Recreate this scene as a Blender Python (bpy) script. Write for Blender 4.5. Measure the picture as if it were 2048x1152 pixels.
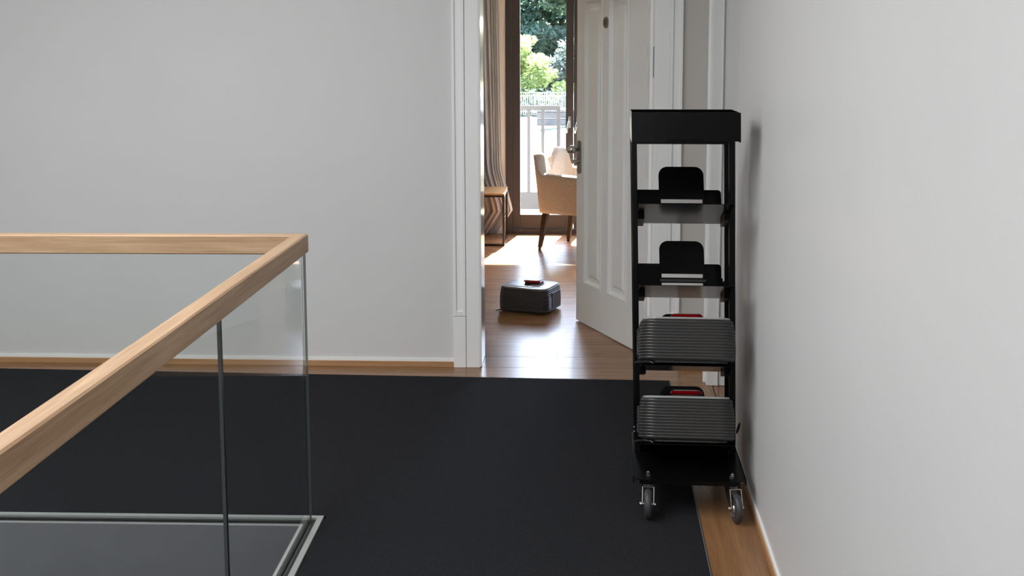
import bpy, bmesh, math, random
from mathutils import Vector, Matrix, Euler

R = math.radians
random.seed(7)
for o in list(bpy.data.objects):
    bpy.data.objects.remove(o, do_unlink=True)
scene = bpy.context.scene
C = scene.collection

# ------------------------------------------------------------------ camera
cam_d = bpy.data.cameras.new('camera')
cam = bpy.data.objects.new('camera', cam_d)
C.objects.link(cam)
cam_d.sensor_fit = 'HORIZONTAL'
cam_d.sensor_width = 36.0
cam_d.lens = 2200.0 / 2048.0 * 36.0
cam_d.shift_y = -(576.0 - 378.0) / 2048.0
cam_d.clip_start = 0.05
cam_d.clip_end = 300
rot = Matrix.Rotation(R(2.87), 4, 'Z') @ Matrix.Rotation(R(90 - 6.61), 4, 'X') @ Matrix.Rotation(R(-0.15), 4, 'Z')
cam.matrix_world = Matrix.Translation((0, 0, 1.62)) @ rot
scene.camera = cam

# ------------------------------------------------------------------ sky, sun, large lights, exposure
world = bpy.data.worlds.new('sky')
scene.world = world
world.use_nodes = True
wn = world.node_tree
wn.nodes.clear()
w_out = wn.nodes.new('ShaderNodeOutputWorld')
w_bg = wn.nodes.new('ShaderNodeBackground')
w_sky = wn.nodes.new('ShaderNodeTexSky')
w_sky.sky_type = 'NISHITA'
w_sky.sun_disc = False
w_sky.sun_elevation = R(52)
w_sky.sun_rotation = R(6)
w_sky.air_density = 1.0
w_sky.dust_density = 1.5
w_bg.inputs['Strength'].default_value = 2.4
wn.links.new(w_sky.outputs[0], w_bg.inputs[0])
wn.links.new(w_bg.outputs[0], w_out.inputs[0])

sun_d = bpy.data.lights.new('sun', 'SUN')
sun_d.energy = 100.0
sun_d.angle = R(0.6)
sun_d.color = (1.0, 0.97, 0.92)
sun = bpy.data.objects.new('sun', sun_d)
C.objects.link(sun)
sun.location = (2, 20, 20)
sd = Vector((-0.17, -1.0, -1.32)).normalized()
sun.rotation_euler = sd.to_track_quat('-Z', 'Y').to_euler()

def area(name, loc, target, sx, sy, power, color=(1, 1, 1)):
    d = bpy.data.lights.new(name, 'AREA')
    d.shape = 'RECTANGLE'
    d.size = sx
    d.size_y = sy
    d.energy = power
    d.color = color
    o = bpy.data.objects.new(name, d)
    C.objects.link(o)
    o.location = loc
    o.rotation_euler = (Vector(target) - Vector(loc)).to_track_quat('-Z', 'Y').to_euler()
    return o
# roof light over the stairwell, and an added fill lamp behind the viewer
area('stairwell_skylight_light', (-1.95, 1.7, 2.92), (-1.95, 1.7, 0), 2.2, 4.6, 162, (0.985, 0.99, 1.0))
area('hall_fill_light', (-0.9, -2.35, 1.6), (-0.9, 0, 1.55), 2.6, 1.9, 27, (0.985, 0.99, 1.0))

vs = scene.view_settings
vs.view_transform = 'Standard'
vs.look = 'None'
vs.exposure = 0.0
vs.gamma = 1.0
vs.use_curve_mapping = False

# ------------------------------------------------------------------ helpers
def link(o, parent=None):
    C.objects.link(o)
    if parent is not None:
        o.parent = parent
    return o

def tag(o, label=None, cat=None, group=None, kind=None):
    if label: o['label'] = label
    if cat: o['category'] = cat
    if group: o['group'] = group
    if kind: o['kind'] = kind
    return o

def empty(name, loc=(0, 0, 0), rot=(0, 0, 0)):
    o = bpy.data.objects.new(name, None)
    o.empty_display_size = 0.05
    o.location = loc
    o.rotation_euler = rot
    return link(o)

def mesh_obj(name, bm, mat, parent=None, smooth=False, loc=None, rot=None):
    me = bpy.data.meshes.new(name)
    bm.normal_update()
    bm.to_mesh(me)
    bm.free()
    if smooth:
        for p in me.polygons: p.use_smooth = True
    for m in (mat if isinstance(mat, (list, tuple)) else [mat]):
        me.materials.append(m)
    o = bpy.data.objects.new(name, me)
    if loc is not None: o.location = loc
    if rot is not None: o.rotation_euler = rot
    return link(o, parent)

def NB(): return bmesh.new()

def add_box(bm, x0, x1, y0, y1, z0, z1, bevel=0.0, seg=2, M=None, mi=0):
    vs_ = [bm.verts.new(p) for p in ((x0,y0,z0),(x1,y0,z0),(x1,y1,z0),(x0,y1,z0),(x0,y0,z1),(x1,y0,z1),(x1,y1,z1),(x0,y1,z1))]
    fs = [bm.faces.new([vs_[i] for i in q]) for q in ((0,3,2,1),(4,5,6,7),(0,1,5,4),(1,2,6,5),(2,3,7,6),(3,0,4,7))]
    for f in fs: f.material_index = mi
    if bevel > 0:
        es = list({e for f in fs for e in f.edges})
        r = bmesh.ops.bevel(bm, geom=es, offset=bevel, segments=seg, profile=0.5, affect='EDGES')
        vs_ = list({v for f in r['faces'] for v in f.verts} | {v for v in vs_ if v.is_valid})
    if M is not None:
        bmesh.ops.transform(bm, matrix=M, verts=[v for v in vs_ if v.is_valid])
    return vs_

def box_obj(name, x0, x1, y0, y1, z0, z1, mat, parent=None, bevel=0.0, seg=2):
    bm = NB()
    add_box(bm, x0, x1, y0, y1, z0, z1, bevel, seg)
    return mesh_obj(name, bm, mat, parent)

def add_prism(bm, pts, axis_fn, a, b, mi=0):
    """closed polygon pts (2d) extruded from a to b ; axis_fn(p, t) -> 3d"""
    n = len(pts)
    A = [bm.verts.new(axis_fn(p, a)) for p in pts]
    B = [bm.verts.new(axis_fn(p, b)) for p in pts]
    fs = [bm.faces.new(A), bm.faces.new(B[::-1])]
    for i in range(n):
        j = (i + 1) % n
        fs.append(bm.faces.new((A[j], A[i], B[i], B[j])))
    for f in fs: f.material_index = mi
    bmesh.ops.recalc_face_normals(bm, faces=fs)
    return A + B

def add_lathe(bm, prof, seg=24, M=None, closed=False):
    """prof: list of (r, z)"""
    rings = []
    for r, z in prof:
        if r < 1e-6:
            rings.append([bm.verts.new((0, 0, z))])
        else:
            rings.append([bm.verts.new((r * math.cos(2*math.pi*k/seg), r * math.sin(2*math.pi*k/seg), z)) for k in range(seg)])
    fs = []
    pairs = list(zip(rings[:-1], rings[1:]))
    if closed: pairs.append((rings[-1], rings[0]))
    for a, b in pairs:
        if len(a) == 1 and len(b) == 1: continue
        for k in range(seg):
            j = (k + 1) % seg
            if len(a) == 1: fs.append(bm.faces.new((a[0], b[k], b[j])))
            elif len(b) == 1: fs.append(bm.faces.new((a[k], a[j], b[0])))
            else: fs.append(bm.faces.new((a[k], a[j], b[j], b[k])))
    bmesh.ops.recalc_face_normals(bm, faces=fs)
    vv = [v for r in rings for v in r]
    if M is not None: bmesh.ops.transform(bm, matrix=M, verts=vv)
    return vv

def add_tube(bm, pts, rad, seg=8, closed=False):
    pts = [Vector(p) for p in pts]
    n = len(pts)
    rings = []
    for i, p in enumerate(pts):
        a = pts[i - 1] if (i > 0 or closed) else pts[i]
        b = pts[(i + 1) % n] if (i < n - 1 or closed) else pts[i]
        t = (b - a).normalized()
        up = Vector((0, 0, 1)) if abs(t.z) < 0.95 else Vector((1, 0, 0))
        s = t.cross(up).normalized(); u = s.cross(t)
        r = rad[i] if isinstance(rad, (list, tuple)) else rad
        rings.append([bm.verts.new(p + s * r * math.cos(2*math.pi*k/seg) + u * r * math.sin(2*math.pi*k/seg)) for k in range(seg)])
    fs = []
    m = n if closed else n - 1
    for i in range(m):
        a, b = rings[i], rings[(i + 1) % n]
        for k in range(seg):
            j = (k + 1) % seg
            fs.append(bm.faces.new((a[k], a[j], b[j], b[k])))
    if not closed:
        fs.append(bm.faces.new(rings[0])); fs.append(bm.faces.new(rings[-1]))
    bmesh.ops.recalc_face_normals(bm, faces=fs)

def copy_tree(o, parent=None):
    c = o.copy()
    C.objects.link(c)
    c.parent = parent
    for ch in list(o.children):
        copy_tree(ch, c)
    return c

# ------------------------------------------------------------------ materials
def nt(name):
    m = bpy.data.materials.new(name)
    m.use_nodes = True
    t = m.node_tree
    b = t.nodes['Principled BSDF']
    return m, t, b

def plain(name, col, rough=0.5, metal=0.0, spec=0.5, noise=0.0, nscale=40, bump=0.0, bscale=200, coat=0.0, coat_rough=0.05):
    m, t, b = nt(name)
    b.inputs['Roughness'].default_value = rough
    b.inputs['Metallic'].default_value = metal
    b.inputs['Specular IOR Level'].default_value = spec
    b.inputs['Coat Weight'].default_value = coat
    b.inputs['Coat Roughness'].default_value = coat_rough
    tc = t.nodes.new('ShaderNodeTexCoord')
    nz = t.nodes.new('ShaderNodeTexNoise')
    nz.inputs['Scale'].default_value = nscale
    nz.inputs['Detail'].default_value = 4
    t.links.new(tc.outputs['Object'], nz.inputs['Vector'])
    rp = t.nodes.new('ShaderNodeValToRGB')
    rp.color_ramp.elements[0].position = 0.3
    rp.color_ramp.elements[1].position = 0.7
    rp.color_ramp.elements[0].color = [c * (1 - noise) for c in col] + [1]
    rp.color_ramp.elements[1].color = [min(1, c * (1 + noise)) for c in col] + [1]
    t.links.new(nz.outputs['Fac'], rp.inputs['Fac'])
    t.links.new(rp.outputs['Color'], b.inputs['Base Color'])
    if bump > 0:
        n2 = t.nodes.new('ShaderNodeTexNoise')
        n2.inputs['Scale'].default_value = bscale
        n2.inputs['Detail'].default_value = 3
        t.links.new(tc.outputs['Object'], n2.inputs['Vector'])
        bp = t.nodes.new('ShaderNodeBump')
        bp.inputs['Strength'].default_value = bump
        bp.inputs['Distance'].default_value = 0.002
        t.links.new(n2.outputs['Fac'], bp.inputs['Height'])
        t.links.new(bp.outputs['Normal'], b.inputs['Normal'])
    return m

def wood(name, dark, light, rough=0.4, along=1.2, across=22.0, vary=0.25, bump=0.08, spec=0.5, fine=1.0):
    """grain runs along local X; each object is offset by its own random number"""
    m, t, b = nt(name)
    L = t.links
    tc = t.nodes.new('ShaderNodeTexCoord')
    oi = t.nodes.new('ShaderNodeObjectInfo')
    mul = t.nodes.new('ShaderNodeMath'); mul.operation = 'MULTIPLY'; mul.inputs[1].default_value = 37.0
    L.new(oi.outputs['Random'], mul.inputs[0])
    add = t.nodes.new('ShaderNodeVectorMath'); add.operation = 'ADD'
    L.new(tc.outputs['Object'], add.inputs[0]); L.new(mul.outputs[0], add.inputs[1])
    mp = t.nodes.new('ShaderNodeMapping')
    mp.inputs['Scale'].default_value = (along, across, across)
    L.new(add.outputs[0], mp.inputs['Vector'])
    n1 = t.nodes.new('ShaderNodeTexNoise')
    n1.inputs['Scale'].default_value = 1.0; n1.inputs['Detail'].default_value = 6; n1.inputs['Roughness'].default_value = 0.6
    n1.inputs['Distortion'].default_value = 0.6
    L.new(mp.outputs[0], n1.inputs['Vector'])
    mp2 = t.nodes.new('ShaderNodeMapping')
    mp2.inputs['Scale'].default_value = (along * 4, across * 9, across * 9)
    L.new(add.outputs[0], mp2.inputs['Vector'])
    n2 = t.nodes.new('ShaderNodeTexNoise')
    n2.inputs['Scale'].default_value = 1.0; n2.inputs['Detail'].default_value = 3
    L.new(mp2.outputs[0], n2.inputs['Vector'])
    mx = t.nodes.new('ShaderNodeMath'); mx.operation = 'MULTIPLY_ADD'
    mx.inputs[1].default_value = 0.45 * fine; mx.inputs[2].default_value = -0.22 * fine
    L.new(n2.outputs['Fac'], mx.inputs[0])
    sm = t.nodes.new('ShaderNodeMath'); sm.operation = 'ADD'
    L.new(n1.outputs['Fac'], sm.inputs[0]); L.new(mx.outputs[0], sm.inputs[1])
    rp = t.nodes.new('ShaderNodeValToRGB')
    rp.color_ramp.elements[0].position = 0.25; rp.color_ramp.elements[0].color = list(dark) + [1]
    rp.color_ramp.elements[1].position = 0.72; rp.color_ramp.elements[1].color = list(light) + [1]
    L.new(sm.outputs[0], rp.inputs['Fac'])
    hs = t.nodes.new('ShaderNodeHueSaturation')
    mr = t.nodes.new('ShaderNodeMapRange')
    mr.inputs['To Min'].default_value = 1 - vary; mr.inputs['To Max'].default_value = 1 + vary * 0.6
    L.new(oi.outputs['Random'], mr.inputs['Value']); L.new(mr.outputs[0], hs.inputs['Value'])
    L.new(rp.outputs['Color'], hs.inputs['Color'])
    L.new(hs.outputs['Color'], b.inputs['Base Color'])
    b.inputs['Roughness'].default_value = rough
    b.inputs['Specular IOR Level'].default_value = spec
    bp = t.nodes.new('ShaderNodeBump'); bp.inputs['Strength'].default_value = bump; bp.inputs['Distance'].default_value = 0.001
    L.new(sm.outputs[0], bp.inputs['Height']); L.new(bp.outputs['Normal'], b.inputs['Normal'])
    return m

def fabric(name, col, scale=420, rough=0.9, bump=0.4, trans=0.0, sheen=0.15):
    m, t, b = nt(name)
    L = t.links
    tc = t.nodes.new('ShaderNodeTexCoord')
    nz = t.nodes.new('ShaderNodeTexNoise'); nz.inputs['Scale'].default_value = scale; nz.inputs['Detail'].default_value = 2
    L.new(tc.outputs['Object'], nz.inputs['Vector'])
    rp = t.nodes.new('ShaderNodeValToRGB')
    rp.color_ramp.elements[0].position = 0.3; rp.color_ramp.elements[1].position = 0.7
    rp.color_ramp.elements[0].color = [c * 0.72 for c in col] + [1]
    rp.color_ramp.elements[1].color = [min(1, c * 1.22) for c in col] + [1]
    L.new(nz.outputs['Fac'], rp.inputs['Fac']); L.new(rp.outputs['Color'], b.inputs['Base Color'])
    b.inputs['Roughness'].default_value = rough
    b.inputs['Specular IOR Level'].default_value = 0.15
    b.inputs['Sheen Weight'].default_value = sheen
    bp = t.nodes.new('ShaderNodeBump'); bp.inputs['Strength'].default_value = bump; bp.inputs['Distance'].default_value = 0.002
    L.new(nz.outputs['Fac'], bp.inputs['Height']); L.new(bp.outputs['Normal'], b.inputs['Normal'])
    if trans > 0:
        out = t.nodes['Material Output']
        tr = t.nodes.new('ShaderNodeBsdfTranslucent')
        L.new(rp.outputs['Color'], tr.inputs['Color'])
        ms = t.nodes.new('ShaderNodeMixShader'); ms.inputs[0].default_value = trans
        L.new(b.outputs[0], ms.inputs[1]); L.new(tr.outputs[0], ms.inputs[2]); L.new(ms.outputs[0], out.inputs['Surface'])
    return m

def glass(name, tint=(0.93, 0.955, 0.95), ior=1.45):
    m = bpy.data.materials.new(name)
    m.use_nodes = True
    t = m.node_tree
    t.nodes.clear()
    out = t.nodes.new('ShaderNodeOutputMaterial')
    tr = t.nodes.new('ShaderNodeBsdfTransparent'); tr.inputs['Color'].default_value = (*tint, 1)
    gl = t.nodes.new('ShaderNodeBsdfGlossy'); gl.inputs['Roughness'].default_value = 0.0
    fr = t.nodes.new('ShaderNodeFresnel'); fr.inputs['IOR'].default_value = ior
    # Fresnel alone turns total-internal on back faces, so take the facing side only
    geo = t.nodes.new('ShaderNodeNewGeometry')
    sub = t.nodes.new('ShaderNodeMath'); sub.operation = 'SUBTRACT'; sub.inputs[0].default_value = 1.0
    t.links.new(geo.outputs['Backfacing'], sub.inputs[1])
    mu = t.nodes.new('ShaderNodeMath'); mu.operation = 'MULTIPLY'
    t.links.new(fr.outputs[0], mu.inputs[0]); t.links.new(sub.outputs[0], mu.inputs[1])
    ms = t.nodes.new('ShaderNodeMixShader')
    t.links.new(mu.outputs[0], ms.inputs[0]); t.links.new(tr.outputs[0], ms.inputs[1]); t.links.new(gl.outputs[0], ms.inputs[2])
    t.links.new(ms.outputs[0], out.inputs['Surface'])
    return m

def leaf_mat(name, c1, c2, trans=0.45):
    m, t, b = nt(name)
    L = t.links
    tc = t.nodes.new('ShaderNodeTexCoord')
    nz = t.nodes.new('ShaderNodeTexNoise'); nz.inputs['Scale'].default_value = 3.0; nz.inputs['Detail'].default_value = 5
    L.new(tc.outputs['Object'], nz.inputs['Vector'])
    rp = t.nodes.new('ShaderNodeValToRGB')
    rp.color_ramp.elements[0].position = 0.35; rp.color_ramp.elements[1].position = 0.65
    rp.color_ramp.elements[0].color = [*c1, 1]; rp.color_ramp.elements[1].color = [*c2, 1]
    L.new(nz.outputs['Fac'], rp.inputs['Fac']); L.new(rp.outputs['Color'], b.inputs['Base Color'])
    b.inputs['Roughness'].default_value = 0.5
    out = t.nodes['Material Output']
    tr = t.nodes.new('ShaderNodeBsdfTranslucent'); L.new(rp.outputs['Color'], tr.inputs['Color'])
    ms = t.nodes.new('ShaderNodeMixShader'); ms.inputs[0].default_value = trans
    L.new(b.outputs[0], ms.inputs[1]); L.new(tr.outputs[0], ms.inputs[2]); L.new(ms.outputs[0], out.inputs['Surface'])
    return m

MAT = {}
MAT['wall'] = plain('wall_paint', (0.68, 0.68, 0.675), 0.42, noise=0.012, nscale=2, bump=0.12, bscale=260, spec=0.4)
MAT['room_wall'] = plain('room_wall_paint', (0.80, 0.74, 0.66), 0.7, noise=0.02, nscale=3, bump=0.1)
MAT['taupe'] = plain('taupe_wall_tone', (0.54, 0.51, 0.475), 0.6, noise=0.02, nscale=3)
MAT['ceiling'] = plain('ceiling_paint', (0.82, 0.82, 0.81), 0.8)
MAT['white'] = plain('white_lacquer', (0.89, 0.895, 0.885), 0.3, noise=0.01, nscale=3)
MAT['gloss_white'] = plain('gloss_white_lacquer', (0.80, 0.80, 0.78), 0.14, noise=0.01, nscale=3, spec=0.35)
MAT['door_white'] = plain('door_lacquer', (0.78, 0.80, 0.805), 0.28, noise=0.01, nscale=3)
MAT['plank'] = wood('oak_floor', (0.19, 0.088, 0.037), (0.335, 0.175, 0.081), rough=0.27, along=1.4, across=20, vary=0.12, bump=0.02, spec=0.45)
MAT['skirt'] = wood('oak_skirting', (0.36, 0.19, 0.085), (0.52, 0.30, 0.145), rough=0.45, along=1.2, across=30, vary=0.0)
MAT['rail'] = wood('oak_handrail', (0.33, 0.195, 0.108), (0.57, 0.39, 0.24), rough=0.42, along=1.6, across=34, vary=0.03, bump=0.12, spec=0.35)
MAT['table'] = wood('table_top_wood', (0.32, 0.17, 0.07), (0.60, 0.36, 0.16), rough=0.3, along=2, across=26, vary=0.0)
MAT['leg'] = wood('dark_leg_wood', (0.010, 0.007, 0.005), (0.030, 0.020, 0.014), rough=0.6, along=4, across=60, vary=0.0, spec=0.12)
MAT['carpet'] = fabric('charcoal_carpet', (0.0155, 0.0155, 0.0180), scale=130, rough=1.0, bump=0.9, sheen=0.0)
MAT['subfloor'] = plain('dark_joint', (0.05, 0.028, 0.015), 0.8)
MAT['fascia'] = plain('satin_grey_fascia', (0.20, 0.203, 0.21), 0.34, metal=0.4, noise=0.06, nscale=6)
MAT['alu'] = plain('aluminium_profile', (0.52, 0.53, 0.51), 0.42, metal=0.55, noise=0.04, nscale=30)
MAT['gasket'] = plain('black_gasket', (0.018, 0.018, 0.019), 0.5, noise=0.5, nscale=60)
MAT['glass'] = glass('balustrade_glass', (0.955, 0.97, 0.967), 1.22)
MAT['glass_edge'] = plain('glass_edge', (0.055, 0.066, 0.063), 0.15)
MAT['joint'] = plain('black_silicone_joint', (0.006, 0.006, 0.007), 0.4)
MAT['window_glass'] = glass('window_glass', (0.97, 0.98, 0.98), 1.25)
MAT['black'] = plain('black_powder_coat', (0.003, 0.003, 0.0033), 0.33, spec=0.12, noise=0.05, nscale=60, bump=0.03, bscale=900)
MAT['black_gloss'] = plain('black_gloss_sheet', (0.003, 0.003, 0.0033), 0.16, spec=0.08)
MAT['black_plastic'] = plain('black_plastic', (0.010, 0.010, 0.011), 0.35)
MAT['steel'] = plain('brushed_steel', (0.55, 0.53, 0.51), 0.35, metal=0.9, noise=0.05, nscale=80)
MAT['chrome'] = plain('chrome', (0.55, 0.55, 0.54), 0.10, metal=1.0)
MAT['zinc'] = plain('zinc_plated_steel', (0.52, 0.51, 0.48), 0.25, metal=1.0)
MAT['rubber'] = plain('grey_rubber', (0.045, 0.045, 0.05), 0.45)
MAT['body'] = plain('dark_grey_ribbed_plastic', (0.030, 0.0285, 0.028), 0.30, spec=0.5)
MAT['lid'] = plain('pale_sheen_lid', (0.34, 0.34, 0.335), 0.18, spec=0.7)  # dark plastic; the window's reflection is put into this pale colour
MAT['lid_dark'] = plain('anthracite_panel', (0.035, 0.035, 0.04), 0.25)
MAT['red'] = plain('red_plastic', (0.38, 0.006, 0.010), 0.18)
MAT['red'].node_tree.nodes['Principled BSDF'].inputs['Subsurface Weight'].default_value = 0.15
MAT['frame'] = plain('brown_window_frame', (0.052, 0.044, 0.040), 0.5, spec=0.25, noise=0.05, nscale=20)
MAT['curtain'] = fabric('taupe_curtain', (0.37, 0.35, 0.345), scale=300, trans=0.15)
MAT['sheer'] = fabric('white_sheer', (0.80, 0.80, 0.79), scale=400, trans=0.55)
MAT['chair'] = fabric('beige_upholstery', (0.42, 0.35, 0.29), scale=190, bump=0.8)
MAT['bronze'] = plain('bronze_plaque', (0.26, 0.235, 0.205), 0.35, metal=0.6, noise=0.1, nscale=60)
MAT['ink'] = plain('dark_engraving', (0.012, 0.009, 0.008), 0.5)
MAT['dark_metal'] = plain('dark_table_frame', (0.020, 0.016, 0.014), 0.4, metal=0.5)
MAT['bal'] = plain('grey_balcony_steel', (0.022, 0.022, 0.026), 0.6)
MAT['terrace'] = plain('pale_terrace_stone', (0.42, 0.41, 0.39), 0.7, noise=0.1, nscale=6)
MAT['hill'] = plain('pale_dry_meadow', (0.27, 0.27, 0.20), 0.9, noise=0.22, nscale=3.5)
MAT['wallblock'] = plain('grey_sleeper', (0.09, 0.085, 0.088), 0.8, noise=0.2, nscale=10)
MAT['fence'] = plain('pale_fence_wire', (0.66, 0.66, 0.66), 0.5)
MAT['leaf_dark'] = leaf_mat('dark_green_leaves', (0.030, 0.062, 0.040), (0.075, 0.13, 0.085), 0.35)
MAT['leaf_grey'] = leaf_mat('grey_green_leaves', (0.07, 0.10, 0.085), (0.15, 0.19, 0.165), 0.35)
MAT['leaf_light'] = leaf_mat('yellow_green_leaves', (0.22, 0.30, 0.08), (0.42, 0.47, 0.22), 0.55)
MAT['bark'] = plain('bark', (0.09, 0.07, 0.055), 0.9, noise=0.3, nscale=20)
MAT['lower'] = plain('dark_stair_hall', (0.05, 0.05, 0.052), 0.7)

# ------------------------------------------------------------------ the setting: floors
FZ = -0.012       # top of the sub-floor under the planks
WALLY = 5.712     # hall face of the back wall
ROOMY = 5.925     # room face of the back wall
WINY = 10.30
RAIL_A = R(0.9)   # stair void is turned a little against the back wall
RC = Vector((-0.902, 3.690, 0.0))     # corner of the glass
RU = Vector((math.cos(RAIL_A), math.sin(RAIL_A), 0))      # to the right
RV = Vector((-math.sin(RAIL_A), math.cos(RAIL_A), 0))     # away
def rp(u, v, z=0.0):
    p = RC + RU * u + RV * v
    return (p.x, p.y, z)
def wall_x(y): return 0.664 + 0.0347 * (y - 3.356)

fl = empty('floor')
tag(fl, 'oak plank floor running from the hall into the room beyond', 'floor', kind='structure')
def slab(name, pts, z0, z1, mat, parent):
    bm = NB()
    add_prism(bm, pts, lambda p, t: (p[0], p[1], t), z0, z1)
    return mesh_obj(name, bm, mat, parent)
ve = 0.046   # outer half of the channel
# hall slab right of the void, hall slab behind the void, room slab
a = rp(ve, ve); b = rp(ve, -6.1)
slab('slab', [(a[0], a[1]), (b[0], b[1]), (1.9, b[1]), (1.9, 5.93), (a[0], 5.93)], -0.30, FZ, MAT['subfloor'], fl)
l = rp(-3.6, ve)
slab('slab', [(-4.6, 5.93), (-4.6, l[1]), (l[0], l[1]), (a[0], a[1]), (a[0], 5.93)], -0.30, FZ, MAT['subfloor'], fl)
slab('slab', [(-3.6, 5.93), (2.4, 5.93), (2.4, 10.42), (-3.6, 10.42)], -0.30, FZ, MAT['subfloor'], fl)

plank_cache = {}
def plank(x0, x1, y0, y1, parent=fl, along='X'):
    if along == 'X': Lg, W = x1 - x0, y1 - y0
    else: Lg, W = y1 - y0, x1 - x0
    key = (round(Lg, 3), round(W, 3))
    if key not in plank_cache:
        bm = NB()
        add_box(bm, -Lg/2, Lg/2, -W/2 + 0.0002, W/2 - 0.0002, FZ, 0.0, 0.0007, 1)
        o = mesh_obj('plank', bm, MAT['plank'])
        plank_cache[key] = o.data
        o.parent = parent
    else:
        o = bpy.data.objects.new('plank', plank_cache[key]); link(o, parent)
    o.location = ((x0 + x1)/2, (y0 + y1)/2, 0)
    if along == 'Y': o.rotation_euler = (0, 0, R(90))
    return o

# planks of the strip in front of the back wall and in the doorway
def row(x0, x1, y0, y1, ln=1.9, off=0.0):
    x = x0 + off - ln
    while x < x1:
        s, e = max(x, x0), min(x + ln, x1)
        if e - s > 0.02: plank(s, e, y0, y1)
        x += ln
row(-4.2, 0.62, 5.42, 5.505, 1.9, 0.6)
row(-4.2, 0.62, 5.505, 5.71, 1.9, 1.4)
plank(0.62, 1.55, 5.42, 5.505); plank(0.62, 1.55, 5.505, 5.71)
plank(-0.452, 0.449, 5.712, 5.927)
y = 5.93; k = 0
while y < WINY - 0.02:
    e = min(y + 0.192, WINY)
    row(-3.45, 1.95, y, e, 1.7, (k * 0.67) % 1.7)
    y += 0.192; k += 1
# border planks beside the right wall, running away from the viewer
fl_b = empty('border_planks')
fl_b.parent = fl
fl_b.rotation_euler = (0, 0, R(-1.985))
fl_b.location = (0.664, 3.356, 0)
ys = [-5.2, -3.5, -1.9, -0.085, 1.35, 2.06]
for i in range(len(ys) - 1):
    plank(-0.215, -0.004, ys[i], ys[i+1], fl_b, 'Y')
    plank(-0.43, -0.215, ys[i] - 0.4, ys[i+1] - (0.4 if i < 4 else 0), fl_b, 'Y')
for x0, x1 in ((0.0, 0.21), (0.21, 0.42), (0.42, 0.63), (0.63, 0.84)):
    plank(x0 + 0.0, x1 - 0.002, 1.21, 2.05, fl_b, 'Y')

# ------------------------------------------------------------------ walls, ceiling
def wall(name, x0, x1, y0, y1, z0, z1, mat, label, parent=None):
    o = box_obj(name, x0, x1, y0, y1, z0, z1, mat, parent)
    if parent is None: tag(o, label, 'wall', kind='structure')
    return o
HZ = 2.95
wb = empty('wall_back', (0, WALLY, 0))
tag(wb, 'pale grey plaster wall across the end of the hall', 'wall', kind='structure')
def wbp(x0, x1, z0, z1, y0=WALLY, y1=ROOMY - 0.004):
    o = box_obj('wall_section', x0, x1, y0 - WALLY, y1 - WALLY, z0, z1, MAT['wall'], wb)
wbp(-4.5, -0.465, 0.0, HZ)
box_obj('wall_section', 0.46, 1.9, 0, ROOMY - 0.004 - WALLY, 0.0, HZ, MAT['taupe'], wb)  # this section has a darker taupe tone than the rest
wbp(-0.465, 0.46, 2.14, HZ)
# room-side plaster of the same wall
for (x0, x1, z0, z1) in ((-3.46, -0.465, 0, HZ), (0.46, 2.3, 0, HZ), (-0.465, 0.46, 2.14, HZ)):
    box_obj('room_plaster', x0, x1, ROOMY - 0.004 - WALLY, ROOMY - WALLY, z0, z1, MAT['room_wall'], wb)

bm = NB()
y0, y1 = -2.5, 4.56
add_prism(bm, [(wall_x(y0), y0), (wall_x(y0) + 0.14, y0), (wall_x(y1) + 0.14, y1), (wall_x(y1), y1)], lambda p, t: (p[0], p[1], t), 0.0, HZ)
wr = mesh_obj('wall_right', bm, MAT['wall'])
tag(wr, 'smooth white wall close beside the black trolley', 'wall', kind='structure')
bm = NB()
add_prism(bm, [(-4.5, -2.5), (-4.36, -2.5), (-4.36, WALLY), (-4.5, WALLY)], lambda p, t: (p[0], p[1], t), -2.6, HZ)
tag(mesh_obj('wall_left', bm, MAT['wall']), 'pale hall wall beyond the stair void', 'wall', kind='structure')
wf = empty('wall_front', (0, -2.5, 0)); tag(wf, 'pale hall wall with a covered opening behind the viewer', 'wall', kind='structure')
for (x0, x1, z0, z1) in ((-4.5, -2.25, -2.6, HZ), (0.45, 1.9, -0.3, HZ), (-2.25, 0.45, -0.3, 0.6), (-2.25, 0.45, 2.6, HZ)):
    box_obj('wall_section', x0, x1, -0.14, 0, z0, z1, MAT['wall'], wf)
box_obj('rear_sky_block', -2.25, 0.45, -0.14, -0.12, 0.6, 2.6, MAT['ceiling'], wf)  # opaque panel added to keep sky light out of the hall
# side recess past the right wall
tag(box_obj('wall_recess', 1.70, 1.84, 4.4, WALLY, 0.0, HZ, MAT['wall']), 'pale end wall of the small side recess', 'wall', kind='structure')
bm = NB()
add_box(bm, wall_x(4.56) + 0.14, 1.84, 4.42, 4.56, 0.0, HZ)
tag(mesh_obj('wall_return', bm, MAT['wall']), 'pale return wall behind the corner of the right wall', 'wall', kind='structure')
cl = empty('ceiling', (0, 0, HZ)); tag(cl, 'white hall ceiling with a long roof light over the stairs', 'ceiling', kind='structure')
for (x0, x1, y0, y1) in ((-4.5, -3.1, -2.64, 5.93), (-0.8, 1.9, -2.64, 5.93), (-3.1, -0.8, -2.64, -0.65), (-3.1, -0.8, 4.05, 5.93)):
    box_obj('ceiling_panel', x0, x1, y0, y1, 0, 0.12, MAT['ceiling'], cl)
box_obj('roof_sky_block', -3.1, -0.8, -0.65, 4.05, 0.10, 0.14, MAT['ceiling'], cl)  # opaque cover added so that blue sky light stays out

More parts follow.
